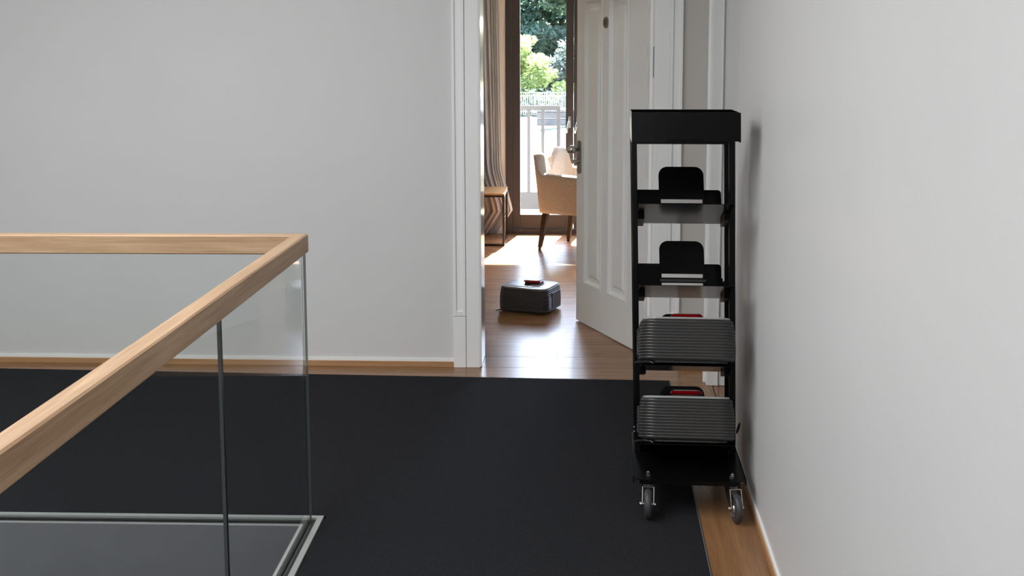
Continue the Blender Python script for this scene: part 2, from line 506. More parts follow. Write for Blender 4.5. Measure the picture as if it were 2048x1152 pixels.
# room behind the door
rw = tag(box_obj('wall_room_left', -3.6, -3.46, ROOMY, 10.42, 0, 2.7, MAT['room_wall']), 'warm cream side wall of the room beyond the door', 'wall', kind='structure')
wrr = empty('wall_room_right', (1.96, 0, 0)); tag(wrr, 'warm cream side wall hidden behind the open door', 'wall', kind='structure')
for (y0, y1, z0, z1) in ((ROOMY, 8.55, 0, 2.7), (9.85, 10.42, 0, 2.7), (8.55, 9.85, 0, 0.85), (8.55, 9.85, 2.35, 2.7)):
    box_obj('wall_section', 0, 0.14, y0, y1, z0, z1, MAT['room_wall'], wrr)
w2 = empty('fill_window', (2.0, 9.2, 0)); tag(w2, 'brown framed side window added behind the open door to light the room', 'window', kind='structure')  # unseen window, added to brighten the floor and chair
for (y0, y1, z0, z1) in ((-0.65, -0.58, 0.85, 2.35), (0.58, 0.65, 0.85, 2.35), (-0.035, 0.035, 0.92, 2.28), (-0.58, 0.58, 0.85, 0.92), (-0.58, 0.58, 2.28, 2.35)):
    box_obj('window_frame', 0, 0.06, y0, y1, z0, z1, MAT['frame'], w2)
for y0 in (-0.58, 0.035):
    box_obj('glass_pane', 0.027, 0.033, y0, y0 + 0.545, 0.92, 2.28, MAT['window_glass'], w2)
tag(box_obj('ceiling_room', -3.6, 2.1, ROOMY, 10.42, 2.7, 2.82, MAT['ceiling']), 'white ceiling of the room beyond the door', 'ceiling', kind='structure')
ww = empty('wall_window', (0, WINY, 0)); tag(ww, 'cream wall around the brown balcony doors', 'wall', kind='structure')
for (x0, x1, z0, z1) in ((-3.46, -0.575, 0, 2.7), (0.70, 1.96, 0, 2.7), (-0.575, 0.70, 2.36, 2.7)):
    box_obj('wall_section', x0, x1, 0, 0.12, z0, z1, MAT['room_wall'], ww)

# stair void
vo = empty('stair_void', (0, 0, 0)); tag(vo, 'satin grey edge panels lining the stair opening below the glass', 'stair opening', kind='structure')
def quad_panel(name, u0, u1, v0, v1, z0, z1, mat, parent):
    bm = NB()
    pts = [rp(u0, v0), rp(u1, v0), rp(u1, v1), rp(u0, v1)]
    add_prism(bm, [(p[0], p[1]) for p in pts], lambda p, t: (p[0], p[1], t), z0, z1)
    return mesh_obj(name, bm, mat, parent)
quad_panel('edge_panel', -3.5, -0.030, -0.028, 0.045, -0.75, -0.012, MAT['fascia'], vo)
quad_panel('edge_panel', -3.5, -0.030, -0.028, -0.0206, -0.012, 0.0, MAT['fascia'], vo)
quad_panel('edge_panel', -0.028, 0.045, -6.1, 0.045, -0.75, -0.012, MAT['fascia'], vo)
box_obj('lower_floor', -4.4, -0.7, -2.4, 3.8, -2.7, -2.6, MAT['lower'], vo)
box_obj('lower_wall', -4.4, -0.7, 3.75, 3.85, -2.6, -0.75, MAT['lower'], vo)
box_obj('lower_wall', -0.74, -0.66, -2.4, 3.75, -2.6, -0.75, MAT['lower'], vo)

# ------------------------------------------------------------------ skirting
bm = NB()
def skirt(x0, x1):
    o = box_obj('skirting_board', x0, x1, WALLY - 0.013, WALLY, 0.0, 0.030, MAT['skirt'], bb, 0.001, 1)
    box_obj('white_bead', x0, x1, WALLY - 0.009, WALLY, 0.030, 0.045, MAT['white'], bb)
bm.free()
bb = empty('baseboard_back'); tag(bb, 'low oak skirting with a white bead along the back wall', 'skirting', kind='structure')
skirt(-4.36, -0.598); skirt(0.592, 0.72)
br = empty('baseboard_right', (0.664, 3.356, 0), (0, 0, R(-1.985))); tag(br, 'thin oak skirting strip along the white right wall', 'skirting', kind='structure')
o = box_obj('skirting_board', -5.8, 1.203, 0, 0.011, 0.0, 0.028, MAT['skirt'], br, 0.001, 1); o.rotation_euler = (0, 0, R(90))
o = box_obj('white_bead', -5.8, 1.203, 0, 0.007, 0.028, 0.040, MAT['white'], br); o.rotation_euler = (0, 0, R(90))

# ------------------------------------------------------------------ carpet
bm = NB()
l0 = rp(-3.5, 0.047); c0 = rp(0.047, 0.047); n0 = rp(0.047, -5.9)
add_prism(bm, [(-3.9, 5.58), (-3.9, l0[1]), (l0[0], l0[1]), (c0[0], c0[1]), (n0[0], n0[1]), (0.288, n0[1]), (0.522, 5.478)], lambda p, t: (p[0], p[1], t), 0.0005, 0.006)
cp = mesh_obj('carpet', bm, MAT['carpet'])
tag(cp, 'charcoal grey carpet covering the hall floor around the stair opening', 'carpet')
bm = NB()
add_prism(bm, [(0.2885, n0[1]), (0.2925, n0[1]), (0.5265, 5.4775), (0.5225, 5.4775)], lambda p, t: (p[0], p[1], t), 0.0, 0.0055)
mesh_obj('edge_binding', bm, plain('carpet_binding', (0.10, 0.115, 0.13), 0.6), cp)

# ------------------------------------------------------------------ door frame and door
def tri(name, x0, x1, y0, y1, z0, z1, parent, mat=None, bevel=0.002):
    return box_obj(name, x0, x1, y0, y1, z0, z1, mat or MAT['white'], parent, bevel, 1)
t1 = empty('trim_1', (0, 0, 0)); tag(t1, 'white panelled casing around the open room door', 'door casing', kind='structure')
YF = 5.694
DH = 2.10
for s, xo, xm, xi in ((-1, -0.598, -0.531, -0.458), (1, 0.592, 0.526, 0.451)):
    x0, x1 = min(xm, xi), max(xm, xi)
    tri('casing_board', x0 + 0.001, x1 - 0.0, YF + 0.001, WALLY, 0.0, DH + 0.07, t1)
    x0, x1 = min(xo, xm), max(xo, xm)
    tri('plinth_block', x0, x1 - 0.001, YF - 0.002, WALLY, 0.0, 0.277, t1)
    pil = tri('pilaster', x0, x1 - 0.001, YF + 0.006, WALLY, 0.279, DH + 0.13, t1)
    # raised rim round the long sunk panel
    for (p, q, z0, z1) in ((x0, x0 + 0.016, 0.279, DH + 0.13), (x1 - 0.017, x1 - 0.001, 0.279, DH + 0.13), (x0 + 0.016, x1 - 0.017, 0.279, 0.306)):
        tri('pilaster_rim', p, q, YF - 0.002, YF + 0.006, z0, z1, t1)
tri('casing_head', -0.53, 0.525, YF + 0.001, WALLY, DH + 0.07, DH + 0.14, t1)
tri('jamb_lining', -0.465, -0.449, YF + 0.002, ROOMY + 0.004, 0.004, DH + 0.02, t1, MAT['gloss_white'])
tri('jamb_lining', 0.447, 0.461, YF + 0.002, ROOMY + 0.004, 0.004, DH + 0.02, t1, MAT['white'])
tri('jamb_head', -0.449, 0.447, YF + 0.002, ROOMY + 0.004, DH, DH + 0.02, t1)
tri('door_stop', 0.430, 0.447, 5.80, 5.86, 0.004, DH, t1)
hb = NB()
pts = []
for k in range(24):
    an = 2 * math.pi * k / 24
    pts.append((0.006 * math.cos(an), 0.080 * (1 if math.sin(an) > 0 else -1) * 0.92 + 0.006 * math.sin(an)))
add_prism(hb, pts, lambda p, t: (t, 5.745 + p[0], 1.615 + p[1]), 0.4435, 0.4475)
mesh_obj('hinge_plate', hb, plain('grey_hinge', (0.16, 0.175, 0.17), 0.4, 0.4), t1)

# door leaf, local x from the free edge to the hinge, local y into the room (face at y=0)
ldir = Vector((0.398, -0.917, 0)).normalized()
d1 = empty('door_1', (0.061, 6.793, 0.0), (0, 0, math.atan2(ldir.y, ldir.x)))
tag(d1, 'white panelled room door numbered 21 standing open', 'door', kind='structure')
DW = 0.915
# stiles and rails with two long openings holding moulded panels ; face of the door looks to local -y
z0d, z1d = 0.008, 2.08
pan = ((0.115, 0.352), (0.452, 0.690))
PB, PT = 0.262, 1.98
lf = NB()
xs = [0.0, pan[0][0], pan[0][1], pan[1][0], pan[1][1], DW]
add_box(lf, 0.0, pan[0][0], 0, 0.042, z0d, z1d)
add_box(lf, pan[0][1], pan[1][0], 0, 0.042, PB, PT)
add_box(lf, pan[1][1], DW, 0, 0.042, z0d, z1d)
add_box(lf, pan[0][0], pan[1][1], 0, 0.042, z0d, PB)
add_box(lf, pan[0][0], pan[1][1], 0, 0.042, PT, z1d)
leaf = mesh_obj('door_leaf', lf, MAT['door_white'], d1)
def local_face(o):  # the visible face is the one towards the hall
    return o
def loops_panel(bm, p0, p1, prof, sgn):
    prev = None; fs = []
    for ins, dep in prof:
        yy = dep if sgn > 0 else 0.042 - dep
        cur = [bm.verts.new(q) for q in ((p0 + ins, yy, PB + ins), (p1 - ins, yy, PB + ins), (p1 - ins, yy, PT - ins), (p0 + ins, yy, PT - ins))]
        if prev:
            for k in range(4):
                fs.append(bm.faces.new((prev[k], prev[(k+1) % 4], cur[(k+1) % 4], cur[k])))
        prev = cur
    fs.append(bm.faces.new(prev))
    return fs
for (p0, p1) in pan:
    bm = NB()
    for sg in (1, -1):
        loops_panel(bm, p0, p1, [(0.020, 0.015), (0.046, 0.015), (0.062, 0.005)], sg)
    bmesh.ops.recalc_face_normals(bm, faces=bm.faces[:])
    for f in bm.faces:
        c = f.calc_center_median(); f.normal_update()
        if (f.normal.y > 0) == (c.y < 0.021) and abs(f.normal.y) > 0.1: f.normal_flip()
    mesh_obj('door_panel', bm, MAT['door_white'], leaf)
    bm = NB()
    for sg in (1, -1):
        loops_panel(bm, p0, p1, [(-0.007, 0.0), (-0.005, -0.004), (0.004, -0.004), (0.008, 0.001), (0.020, 0.015)], sg)
    bm.faces.ensure_lookup_table()
    big = [f for f in bm.faces if len(f.verts) == 4 and f.calc_area() > 0.2]
    bmesh.ops.delete(bm, geom=big, context='FACES_ONLY')
    mesh_obj('panel_moulding', bm, MAT['door_white'], leaf)
# local -y must face the hall: the leaf direction is (0.398,-0.917) so local +y = (0.917,0.398)
def rounded_plate(bm, w, h, r, fn, a, b, n=8):
    pts = []
    for cx, cz, st in ((w/2 - r, h/2 - r, 0), (-w/2 + r, h/2 - r, 90), (-w/2 + r, -h/2 + r, 180), (w/2 - r, -h/2 + r, 270)):
        for k in range(n + 1):
            an = R(st + 90 * k / n)
            pts.append((cx + r * math.cos(an), cz + r * math.sin(an)))
    return add_prism(bm, pts, fn, a, b)
bm = NB()
rounded_plate(bm, 0.050, 0.205, 0.024, lambda p, t: (0.045 + p[0], t, 1.035 + p[1]), -0.008, 0.0)
esc = mesh_obj('lock_plate', bm, plain('dark_nickel', (0.26, 0.25, 0.24), 0.3, 0.9), leaf)
bm = NB()
MY = Matrix.Translation((0.045, 0, 1.083)) @ Matrix.Rotation(R(90), 4, 'X')
prof = [(0.0, 0.004), (0.012, 0.004), (0.012, 0.026), (0.014, 0.028)]
for k in range(1, 12):
    an = R(-65 + 155 * k / 11)
    prof.append((0.027 * math.cos(an), 0.053 + 0.027 * math.sin(an)))
prof.append((0.0, 0.080))
add_lathe(bm, prof, 24, MY)
mesh_obj('door_knob', bm, MAT['chrome'], leaf, True)
bm = NB()
MY = Matrix.Translation((0.045, 0, 1.010)) @ Matrix.Rotation(R(90), 4, 'X')
add_lathe(bm, [(0.0, 0.003), (0.016, 0.003), (0.016, 0.012), (0.0125, 0.014), (0.0125, 0.052), (0.011, 0.054), (0.0, 0.054)], 20, MY)
mesh_obj('lock_cylinder', bm, MAT['zinc'], leaf)
bm = NB()
MP = Matrix.Translation((0.408, 0, 1.842)) @ Matrix.Rotation(R(90), 4, 'X')
add_lathe(bm, [(0.0, 0.0), (0.033, 0.0), (0.033, 0.004), (0.031, 0.006), (0.0, 0.006)], 32, MP)
plq = mesh_obj('number_plaque', bm, MAT['bronze'], leaf)
fc = bpy.data.curves.new('digits', 'FONT'); fc.body = '21'; fc.size = 0.042; fc.align_x = 'CENTER'; fc.align_y = 'CENTER'; fc.extrude = 0.0006
tmp = bpy.data.objects.new('digits_tmp', fc); C.objects.link(tmp)
bpy.context.view_layer.update()
me = bpy.data.meshes.new_from_object(tmp.evaluated_get(bpy.context.evaluated_depsgraph_get()))
bpy.data.objects.remove(tmp, do_unlink=True)
me.materials.clear(); me.materials.append(MAT['ink'])
dg = bpy.data.objects.new('engraved_number', me)
dg.location = (0.408, -0.0066, 1.842); dg.rotation_euler = (R(90), 0, 0)
link(dg, leaf)

# second door frame at the right, standing forward of the back wall
d2 = empty('door_2', (0, 0, 0)); tag(d2, 'white door frame at the side recess behind the trolley', 'door', kind='structure')
tri('frame_reveal', 0.730, 0.790, 5.455, WALLY, 0.0, 2.3, d2)
tri('casing_board', 0.693, 0.735, 5.475, 5.50, 0.0, 2.3, d2)
tri('casing_board', 0.703, 0.750, 5.415, 5.475, 0.0, 2.3, d2)
tri('casing_bead', 0.750, 0.760, 5.409, 5.47, 0.0, 2.3, d2)
tri('frame_board', 0.760, 0.843, 5.420, 5.455, 0.0, 2.3, d2)
tri('casing_bead', 0.843, 0.853, 5.409, 5.455, 0.0, 2.3, d2)
lf2 = tri('door_leaf', 0.855, 1.66, 5.428, 5.462, 0.008, 2.2, d2, MAT['door_white'])

# ------------------------------------------------------------------ stair railing
rl = empty('stair_railing', RC); rl.rotation_euler = (0, 0, RAIL_A)
tag(rl, 'frameless glass stair railing with a square oak handrail', 'railing')
RT, RB_ = 1.034, 0.968
hw0, hw1 = -0.052, 0.013      # handrail section left / right of the corner line
# right arm: runs to the viewer. local x of the object = -v direction
def mitre_rail(name, rotz, side):
    bm = NB()
    L1 = 5.6
    # section y from a to b ; near end cut at 45 degrees
    a_, b_ = (-0.013, 0.035) if side > 0 else (-0.013, 0.035)
    ch = 0.004
    sec = [(a_ + ch, RB_), (b_ - ch, RB_), (b_, RB_ + ch), (b_, RT - ch), (b_ - ch, RT), (a_ + ch, RT), (a_, RT - ch), (a_, RB_ + ch)]
    A = []; B = []
    for (yy, zz) in sec:
        A.append(bm.verts.new((yy, yy * side, zz)))          # mitre plane x = |y|
        B.append(bm.verts.new((L1, yy * side, zz)))
    fs = [bm.faces.new(A), bm.faces.new(B[::-1])]
    for i in range(len(sec)):
        j = (i + 1) % len(sec)
        fs.append(bm.faces.new((A[j], A[i], B[i], B[j])))
    bmesh.ops.recalc_face_normals(bm, faces=fs)
    o = mesh_obj(name, bm, MAT['rail'], rl)
    o.rotation_euler = (0, 0, rotz)
    return o
# arm going left: local x -> -u ; offset y into the void (-v): rotating by 180deg local y=-v
mitre_rail('handrail', R(180), 1)
# arm going towards the viewer: rotate -90deg: local x -> -v, local y -> +u ; the void is at -u
mitre_rail('handrail', R(-90), -1)
# glass
def pane(name, u0, u1, v0, v1, z0, z1):
    bm = NB()
    vv = add_box(bm, u0, u1, v0, v1, z0, z1)
    thin_u = (u1 - u0) < (v1 - v0)
    for f in bm.faces:
        n = f.normal; f.normal_update(); n = f.normal
        big = abs(n.x) > 0.5 if thin_u else abs(n.y) > 0.5
        f.material_index = 0 if big else 1
    return mesh_obj(name, bm, [MAT['glass'], MAT['glass_edge']], rl)
GT = 0.0045
pane('glass_pane', -1.75, -0.008, -GT, GT, -0.006, RB_)
pane('glass_pane', -3.3, -1.762, -GT, GT, -0.006, RB_)
J = -0.975
pane('glass_pane', -GT, GT, J + 0.005, GT, -0.006, RB_)
pane('glass_pane', -GT, GT, -3.4, J - 0.009, -0.006, RB_)
box_obj('pane_joint', -GT, GT, J - 0.0085, J + 0.0045, -0.006, RB_, MAT['joint'], rl)
# floor channel: outer flange, gasket groove, inner flange
def chan(nm, x0, x1, y0, y1, z0, z1, mat): return box_obj(nm, x0, x1, y0, y1, z0, z1, mat, rl)
chan('channel_flange', -3.4, 0.040, 0.020, 0.042, -0.012, 0.010, MAT['alu'])
chan('channel_flange', 0.020, 0.040, -5.6, 0.020, -0.012, 0.010, MAT['alu'])
chan('channel_gasket', -3.4, 0.020, 0.006, 0.020, -0.012, 0.002, MAT['gasket'])
chan('channel_gasket', 0.006, 0.020, -5.6, 0.006, -0.012, 0.002, MAT['gasket'])
chan('channel_gasket', -3.4, -0.006, -0.020, -0.006, -0.012, 0.002, MAT['gasket'])
chan('channel_gasket', -0.020, -0.006, -5.6, -0.020, -0.012, 0.002, MAT['gasket'])
chan('channel_flange', -3.4, -0.020, -0.0245, -0.0206, 0.0, 0.004, MAT['alu'])
chan('channel_flange', -0.030, -0.020, -5.6, -0.028, -0.012, 0.006, MAT['alu'])

# ------------------------------------------------------------------ robot vacuum (shared by trolley and room)
def ring_pts(a, b, n=14, r=0.05):
    pts = []
    for cx, cy, st in ((a - r, b - r, 0), (-a + r, b - r, 90), (-a + r, -b + r, 180), (a - r, -b + r, 270)):
        for k in range(n + 1):
            an = R(st + 90 * k / n)
            pts.append((cx + r * math.cos(an), cy + r * math.sin(an)))
    return pts
RW, RD, RH = 0.350, 0.300, 0.165
def make_robot(name):
    root = empty(name)
    # body: barrel sided shell with horizontal ribs
    bm = NB()
    levels = []
    nr = 11
    zb, zt = 0.030, 0.149
    levels.append((0.014, -0.010)); levels.append((0.022, 0.0)); levels.append((zb - 0.0015, 0.0))
    for k in range(nr):
        z0 = zb + (zt - zb) * k / nr; dz = (zt - zb) / nr
        for f, off in ((0.0, -0.0042), (0.14, -0.0008), (0.4, 0.0), (0.75, 0.0), (0.93, -0.0012)):
            levels.append((z0 + dz * f, off))
    levels.append((zt, -0.0042)); levels.append((zt + 0.002, 0.0)); levels.append((RH - 0.006, 0.0)); levels.append((RH - 0.001, -0.004))
    rings = []
    for z, off in levels:
        q = (z - 0.065) / 0.10
        bulge = 0.010 * (1 - min(1.3, q * q))
        a = RW/2 - 0.010 + bulge + off
        b = RD/2 - 0.006 + bulge * 0.6 + off
        rings.append([bm.verts.new((x, y, z)) for x, y in ring_pts(a, b, 10, 0.058)])
    n = len(rings[0]); fs = []
    for r0, r1 in zip(rings[:-1], rings[1:]):
        for k in range(n):
            j = (k + 1) % n
            fs.append(bm.faces.new((r0[k], r0[j], r1[j], r1[k])))
    fs.append(bm.faces.new(rings[0][::-1])); fs.append(bm.faces.new(rings[-1]))
    bmesh.ops.recalc_face_normals(bm, faces=fs)
    body = mesh_obj('ribbed_body', bm, MAT['body'], root, True)
    body.data.polygons[len(fs)-1].use_smooth = False
    body.data.polygons[len(fs)-2].use_smooth = False
    # lid, dark panel, slot, hatch seam
    bm = NB()
    add_prism(bm, [(x * 0.955, y * 0.95) for x, y in ring_pts(RW/2 - 0.010, RD/2 - 0.008, 8, 0.055)], lambda p, t: (p[0], p[1], t), RH - 0.001, RH + 0.006)
    lid = mesh_obj('lid', bm, MAT['lid'], root)
    bm = NB()
    add_prism(bm, [(-0.145, -0.088), (-0.01, -0.088), (0.012, -0.03), (0.012, 0.08), (-0.115, 0.105), (-0.140, 0.02)], lambda p, t: (p[0], p[1], t), RH + 0.006, RH + 0.0075)
    mesh_obj('dark_panel', bm, MAT['lid_dark'], lid)
    bm = NB()
    add_prism(bm, [(-0.070, -0.104), (0.055, -0.104), (0.068, -0.086), (-0.070, -0.086)], lambda p, t: (p[0], p[1], t), RH + 0.006, RH + 0.009)
    mesh_obj('slot', bm, MAT['black_plastic'], lid)
    bm = NB(); add_box(bm, 0.07, 0.158, -0.0895, -0.0875, RH + 0.006, RH + 0.0068)
    mesh_obj('seam', bm, MAT['lid_dark'], lid)
    # red lidar module
    bm = NB(); add_prism(bm, [(x, y + 0.045) for x, y in ring_pts(0.052, 0.050, 6, 0.020)], lambda p, t: (p[0] + 0.008, p[1], t), RH + 0.0075, RH + 0.014)
    mod = mesh_obj('sensor_foot', bm, MAT['black_plastic'], root)
    bm = NB()
    rr = []
    for z, a_, b_ in ((RH + 0.014, 0.052, 0.050), (RH + 0.021, 0.061, 0.058), (RH + 0.029, 0.055, 0.053)):
        rr.append([bm.verts.new((x + 0.008, y + 0.045, z)) for x, y in ring_pts(a_, b_, 6, 0.026)])
    fs = []
    for r0, r1 in zip(rr[:-1], rr[1:]):
        for k in range(len(r0)):
            j = (k + 1) % len(r0); fs.append(bm.faces.new((r0[k], r0[j], r1[j], r1[k])))
    fs.append(bm.faces.new(rr[0][::-1])); fs.append(bm.faces.new(rr[-1]))
    bmesh.ops.recalc_face_normals(bm, faces=fs)
    mesh_obj('red_sensor_band', bm, MAT['red'], mod)
    bm = NB(); add_prism(bm, [(x + 0.008, y + 0.045) for x, y in ring_pts(0.050, 0.048, 6, 0.020)], lambda p, t: (p[0], p[1], t), RH + 0.029, RH + 0.032)
    mesh_obj('sensor_cap', bm, MAT['lid'], mod)
    # side vent panels
    for s in (-1, 1):
        bm = NB(); add_box(bm, s * 0.1735 - 0.004, s * 0.1735 + 0.004, -0.055, 0.085, 0.035, 0.135, 0.003, 1)
        vp = mesh_obj('side_panel', bm, MAT['body'], root)
        for j in range(5):
            bm = NB(); add_box(bm, s * 0.1775 - 0.0012, s * 0.1775 + 0.0012, -0.03, 0.065, 0.045 + j * 0.016, 0.051 + j * 0.016)
            mesh_obj('vent_slot', bm, MAT['black_plastic'], vp)
    # underside, wheels and corner brush
    bm = NB(); add_prism(bm, [(x * 0.9, y * 0.9) for x, y in ring_pts(RW/2 - 0.012, RD/2 - 0.01, 6, 0.05)], lambda p, t: (p[0], p[1], t), 0.008, 0.016)
    mesh_obj('underside', bm, MAT['black_plastic'], root)
    for s in (-1, 1):
        bm = NB(); add_lathe(bm, [(0, -0.012), (0.026, -0.012), (0.028, -0.008), (0.028, 0.008), (0.026, 0.012), (0, 0.012)], 18, Matrix.Translation((s * 0.11, 0.02, 0.028)) @ Matrix.Rotation(R(90), 4, 'Y'))
        mesh_obj('drive_wheel', bm, MAT['rubber'], root)
    bm = NB()
    for k in range(3):
        an = R(200 + 120 * k)
        add_tube(bm, [(-0.155, -0.115, 0.010), (-0.155 + 0.028 * math.cos(an), -0.115 + 0.028 * math.sin(an), 0.008), (-0.155 + 0.040 * math.cos(an), -0.115 + 0.040 * math.sin(an), 0.0035)], [0.006, 0.004, 0.0025], 6)
    mesh_obj('corner_brush', bm, MAT['black_plastic'], root)
    return root

robot = make_robot('robot_vacuum')
tag(robot, 'ribbed dark grey robot vacuum with red sensor on the room floor', 'robot vacuum', 'robot vacuums')
robot.location = (-0.236, 7.09, 0.0)
robot.rotation_euler = (0, 0, R(-21))

# ------------------------------------------------------------------ trolley
TA = R(-2.0)
tr = empty('trolley', (0.432, 3.80, 0), (0, 0, TA))
tag(tr, 'tall black steel trolley on casters beside the white wall', 'trolley')
def lean(w): return 0.012 - 0.0215 * w
def shear(bm):
    for v in bm.verts: v.co.x += lean(v.co.z)
def tpart(name, bm, mat, parent=tr, smooth=False, sh=True):
    if sh: shear(bm)
    return mesh_obj(name, bm, mat, parent, smooth)
PZ = 0.133
# base plate with chamfered front corners and a folded front lip
bm = NB()
pp = [(-0.178, -0.006), (0.176, -0.006), (0.200, 0.016), (0.200, 0.50), (-0.200, 0.50), (-0.200, 0.016)]
add_prism(bm, pp, lambda p, t: (p[0], p[1], t), PZ, PZ + 0.004)
add_box(bm, -0.178, 0.176, -0.008, -0.004, PZ - 0.012, PZ + 0.003)
add_box(bm, -0.2015, -0.1975, 0.018, 0.50, PZ - 0.018, PZ + 0.004)
add_box(bm, 0.1975, 0.2015, 0.018, 0.50, PZ - 0.018, PZ + 0.004)
tpart('base_plate', bm, MAT['black'])
for (u0, u1, v0, v1) in ((-0.187, -0.167, 0.27, 0.295), (0.170, 0.192, 0.27, 0.295), (-0.187, -0.172, 0.475, 0.495), (0.174, 0.190, 0.475, 0.495)):
    bm = NB(); add_box(bm, u0, u1, v0, v1, PZ + 0.004, 1.36, 0.002, 1)
    bmesh.ops.bisect_plane(bm, geom=bm.verts[:] + bm.edges[:] + bm.faces[:], plane_co=(0, 0, 0.7), plane_no=(0, 0, 1))
    tpart('post', bm, MAT['black'])
# low cross bars at the rear and at the posts
for z in (0.20, 1.30):
    bm = NB(); add_box(bm, -0.172, 0.174, 0.482, 0.490, z, z + 0.03)
    tpart('cross_bar', bm, MAT['black'])
# top tray: open box with a handle notch in the front panel
bm = NB()
ZT = 1.440; ZB = 1.336
outline = [(-0.190, ZB), (-0.067, ZB), (-0.065, ZB + 0.012), (0.063, ZB + 0.012), (0.068, ZB + 0.004), (0.190, ZB + 0.004), (0.190, ZT), (-0.190, ZT)]
add_prism(bm, outline, lambda p, t: (p[0], t, p[1]), 0.080, 0.0835)
add_box(bm, -0.190, -0.187, 0.0835, 0.36, ZB, ZT)
add_box(bm, 0.187, 0.190, 0.0835, 0.36, ZB, ZT)
add_box(bm, -0.190, 0.190, 0.357, 0.360, ZB, ZT)
add_box(bm, -0.187, 0.187, 0.0835, 0.357, ZT - 0.053, ZT - 0.050)
tpart('top_tray', bm, MAT['black_gloss'])
# four sloping docking shelves
TH = R(18.4)
tv, tw = math.cos(TH), -math.sin(TH)     # along the shelf to the rear
nv, nw = math.sin(TH), math.cos(TH)      # shelf normal
SF = [(0.09, 1.118), (0.09, 0.824), (0.09, 0.530), (0.09, 0.236)]
SL = 0.392
def sp(f, s, n): return (f[0] + tv * s + nv * n, f[1] + tw * s + nw * n)
def shelf_prism(bm, f, u0, u1, s0, s1, n0, n1, mi=0):
    q = [sp(f, s0, n0), sp(f, s1, n0), sp(f, s1, n1), sp(f, s0, n1)]
    add_prism(bm, q, lambda p, t: (t, p[0], p[1]), u0, u1, mi)
for i, f in enumerate(SF):
    bm = NB(); shelf_prism(bm, f, -0.166, 0.168, 0.0, SL, -0.002, 0.0)
    sh = tpart('dock_shelf', bm, MAT['black_gloss'])
    for (u0, u1) in ((-0.1667, -0.1645), (0.1665, 0.169)):
        bm = NB()
        q = [sp(f, 0.03, 0.0), sp(f, SL, 0.0), sp(f, SL, 0.060), sp(f, SL - 0.10, 0.060), sp(f, SL - 0.13, 0.012), sp(f, 0.05, 0.010)]
        add_prism(bm, q, lambda p, t: (t, p[0], p[1]), u0, u1)
        tpart('side_flange', bm, MAT['black'], sh)
    # bracket angle under the left and right edge
    for (u0, u1) in ((-0.166, -0.143), (0.150, 0.168)):
        bm = NB()
        q = [sp(f, 0.17, -0.002), sp(f, SL - 0.06, -0.002), sp(f, SL - 0.05, -0.022), sp(f, 0.19, -0.022)]
        add_prism(bm, q, lambda p, t: (t, p[0], p[1]), u0, u1)
        tpart('bracket', bm, MAT['black'], sh)
    # back plate (wings) and rounded tab
    bm = NB()
    r = 0.013
    wing = [(-0.166, 0.0), (0.168, 0.0), (0.168, 0.075), (0.163, 0.078), (0.163, 0.118)]
    for k in range(6):
        an = R(90 * k / 5); wing.append((0.150 + r * math.cos(an), 0.119 + r * math.sin(an)))
    wing += [(-0.166, 0.132)]
    add_prism(bm, wing, lambda p, t: (p[0], *sp(f, SL + t, p[1])), 0.0, 0.003)
    tpart('back_plate', bm, MAT['black_gloss'], sh)
    bm = NB()
    tab = [(-0.078, 0.020), (0.096, 0.020)]
    rr_ = 0.034
    for cx, st in ((0.096 - rr_, 0), (-0.078 + rr_, 90)):
        for k in range(9):
            an = R(st + 90 * k / 8); tab.append((cx + rr_ * math.cos(an), 0.220 - rr_ + rr_ * math.sin(an)))
    add_prism(bm, tab, lambda p, t: (p[0], *sp(f, SL + t, p[1])), -0.020, -0.001)
    tb = tpart('dock_tab', bm, MAT['black_gloss'], sh)
    for (n0, n1, ua, ub, m) in ((0.074, 0.0885, -0.071, 0.088, 'steel'), (0.058, 0.068, -0.077, 0.100, 'black_plastic'), (0.044, 0.053, -0.071, 0.088, 'steel')):
        bm = NB(); shelf_prism(bm, f, ua, ub, SL - 0.026, SL - 0.0195, n0, n1)
        mesh_parent = tb
        tpart('contact_strip', bm, MAT[m], tb)
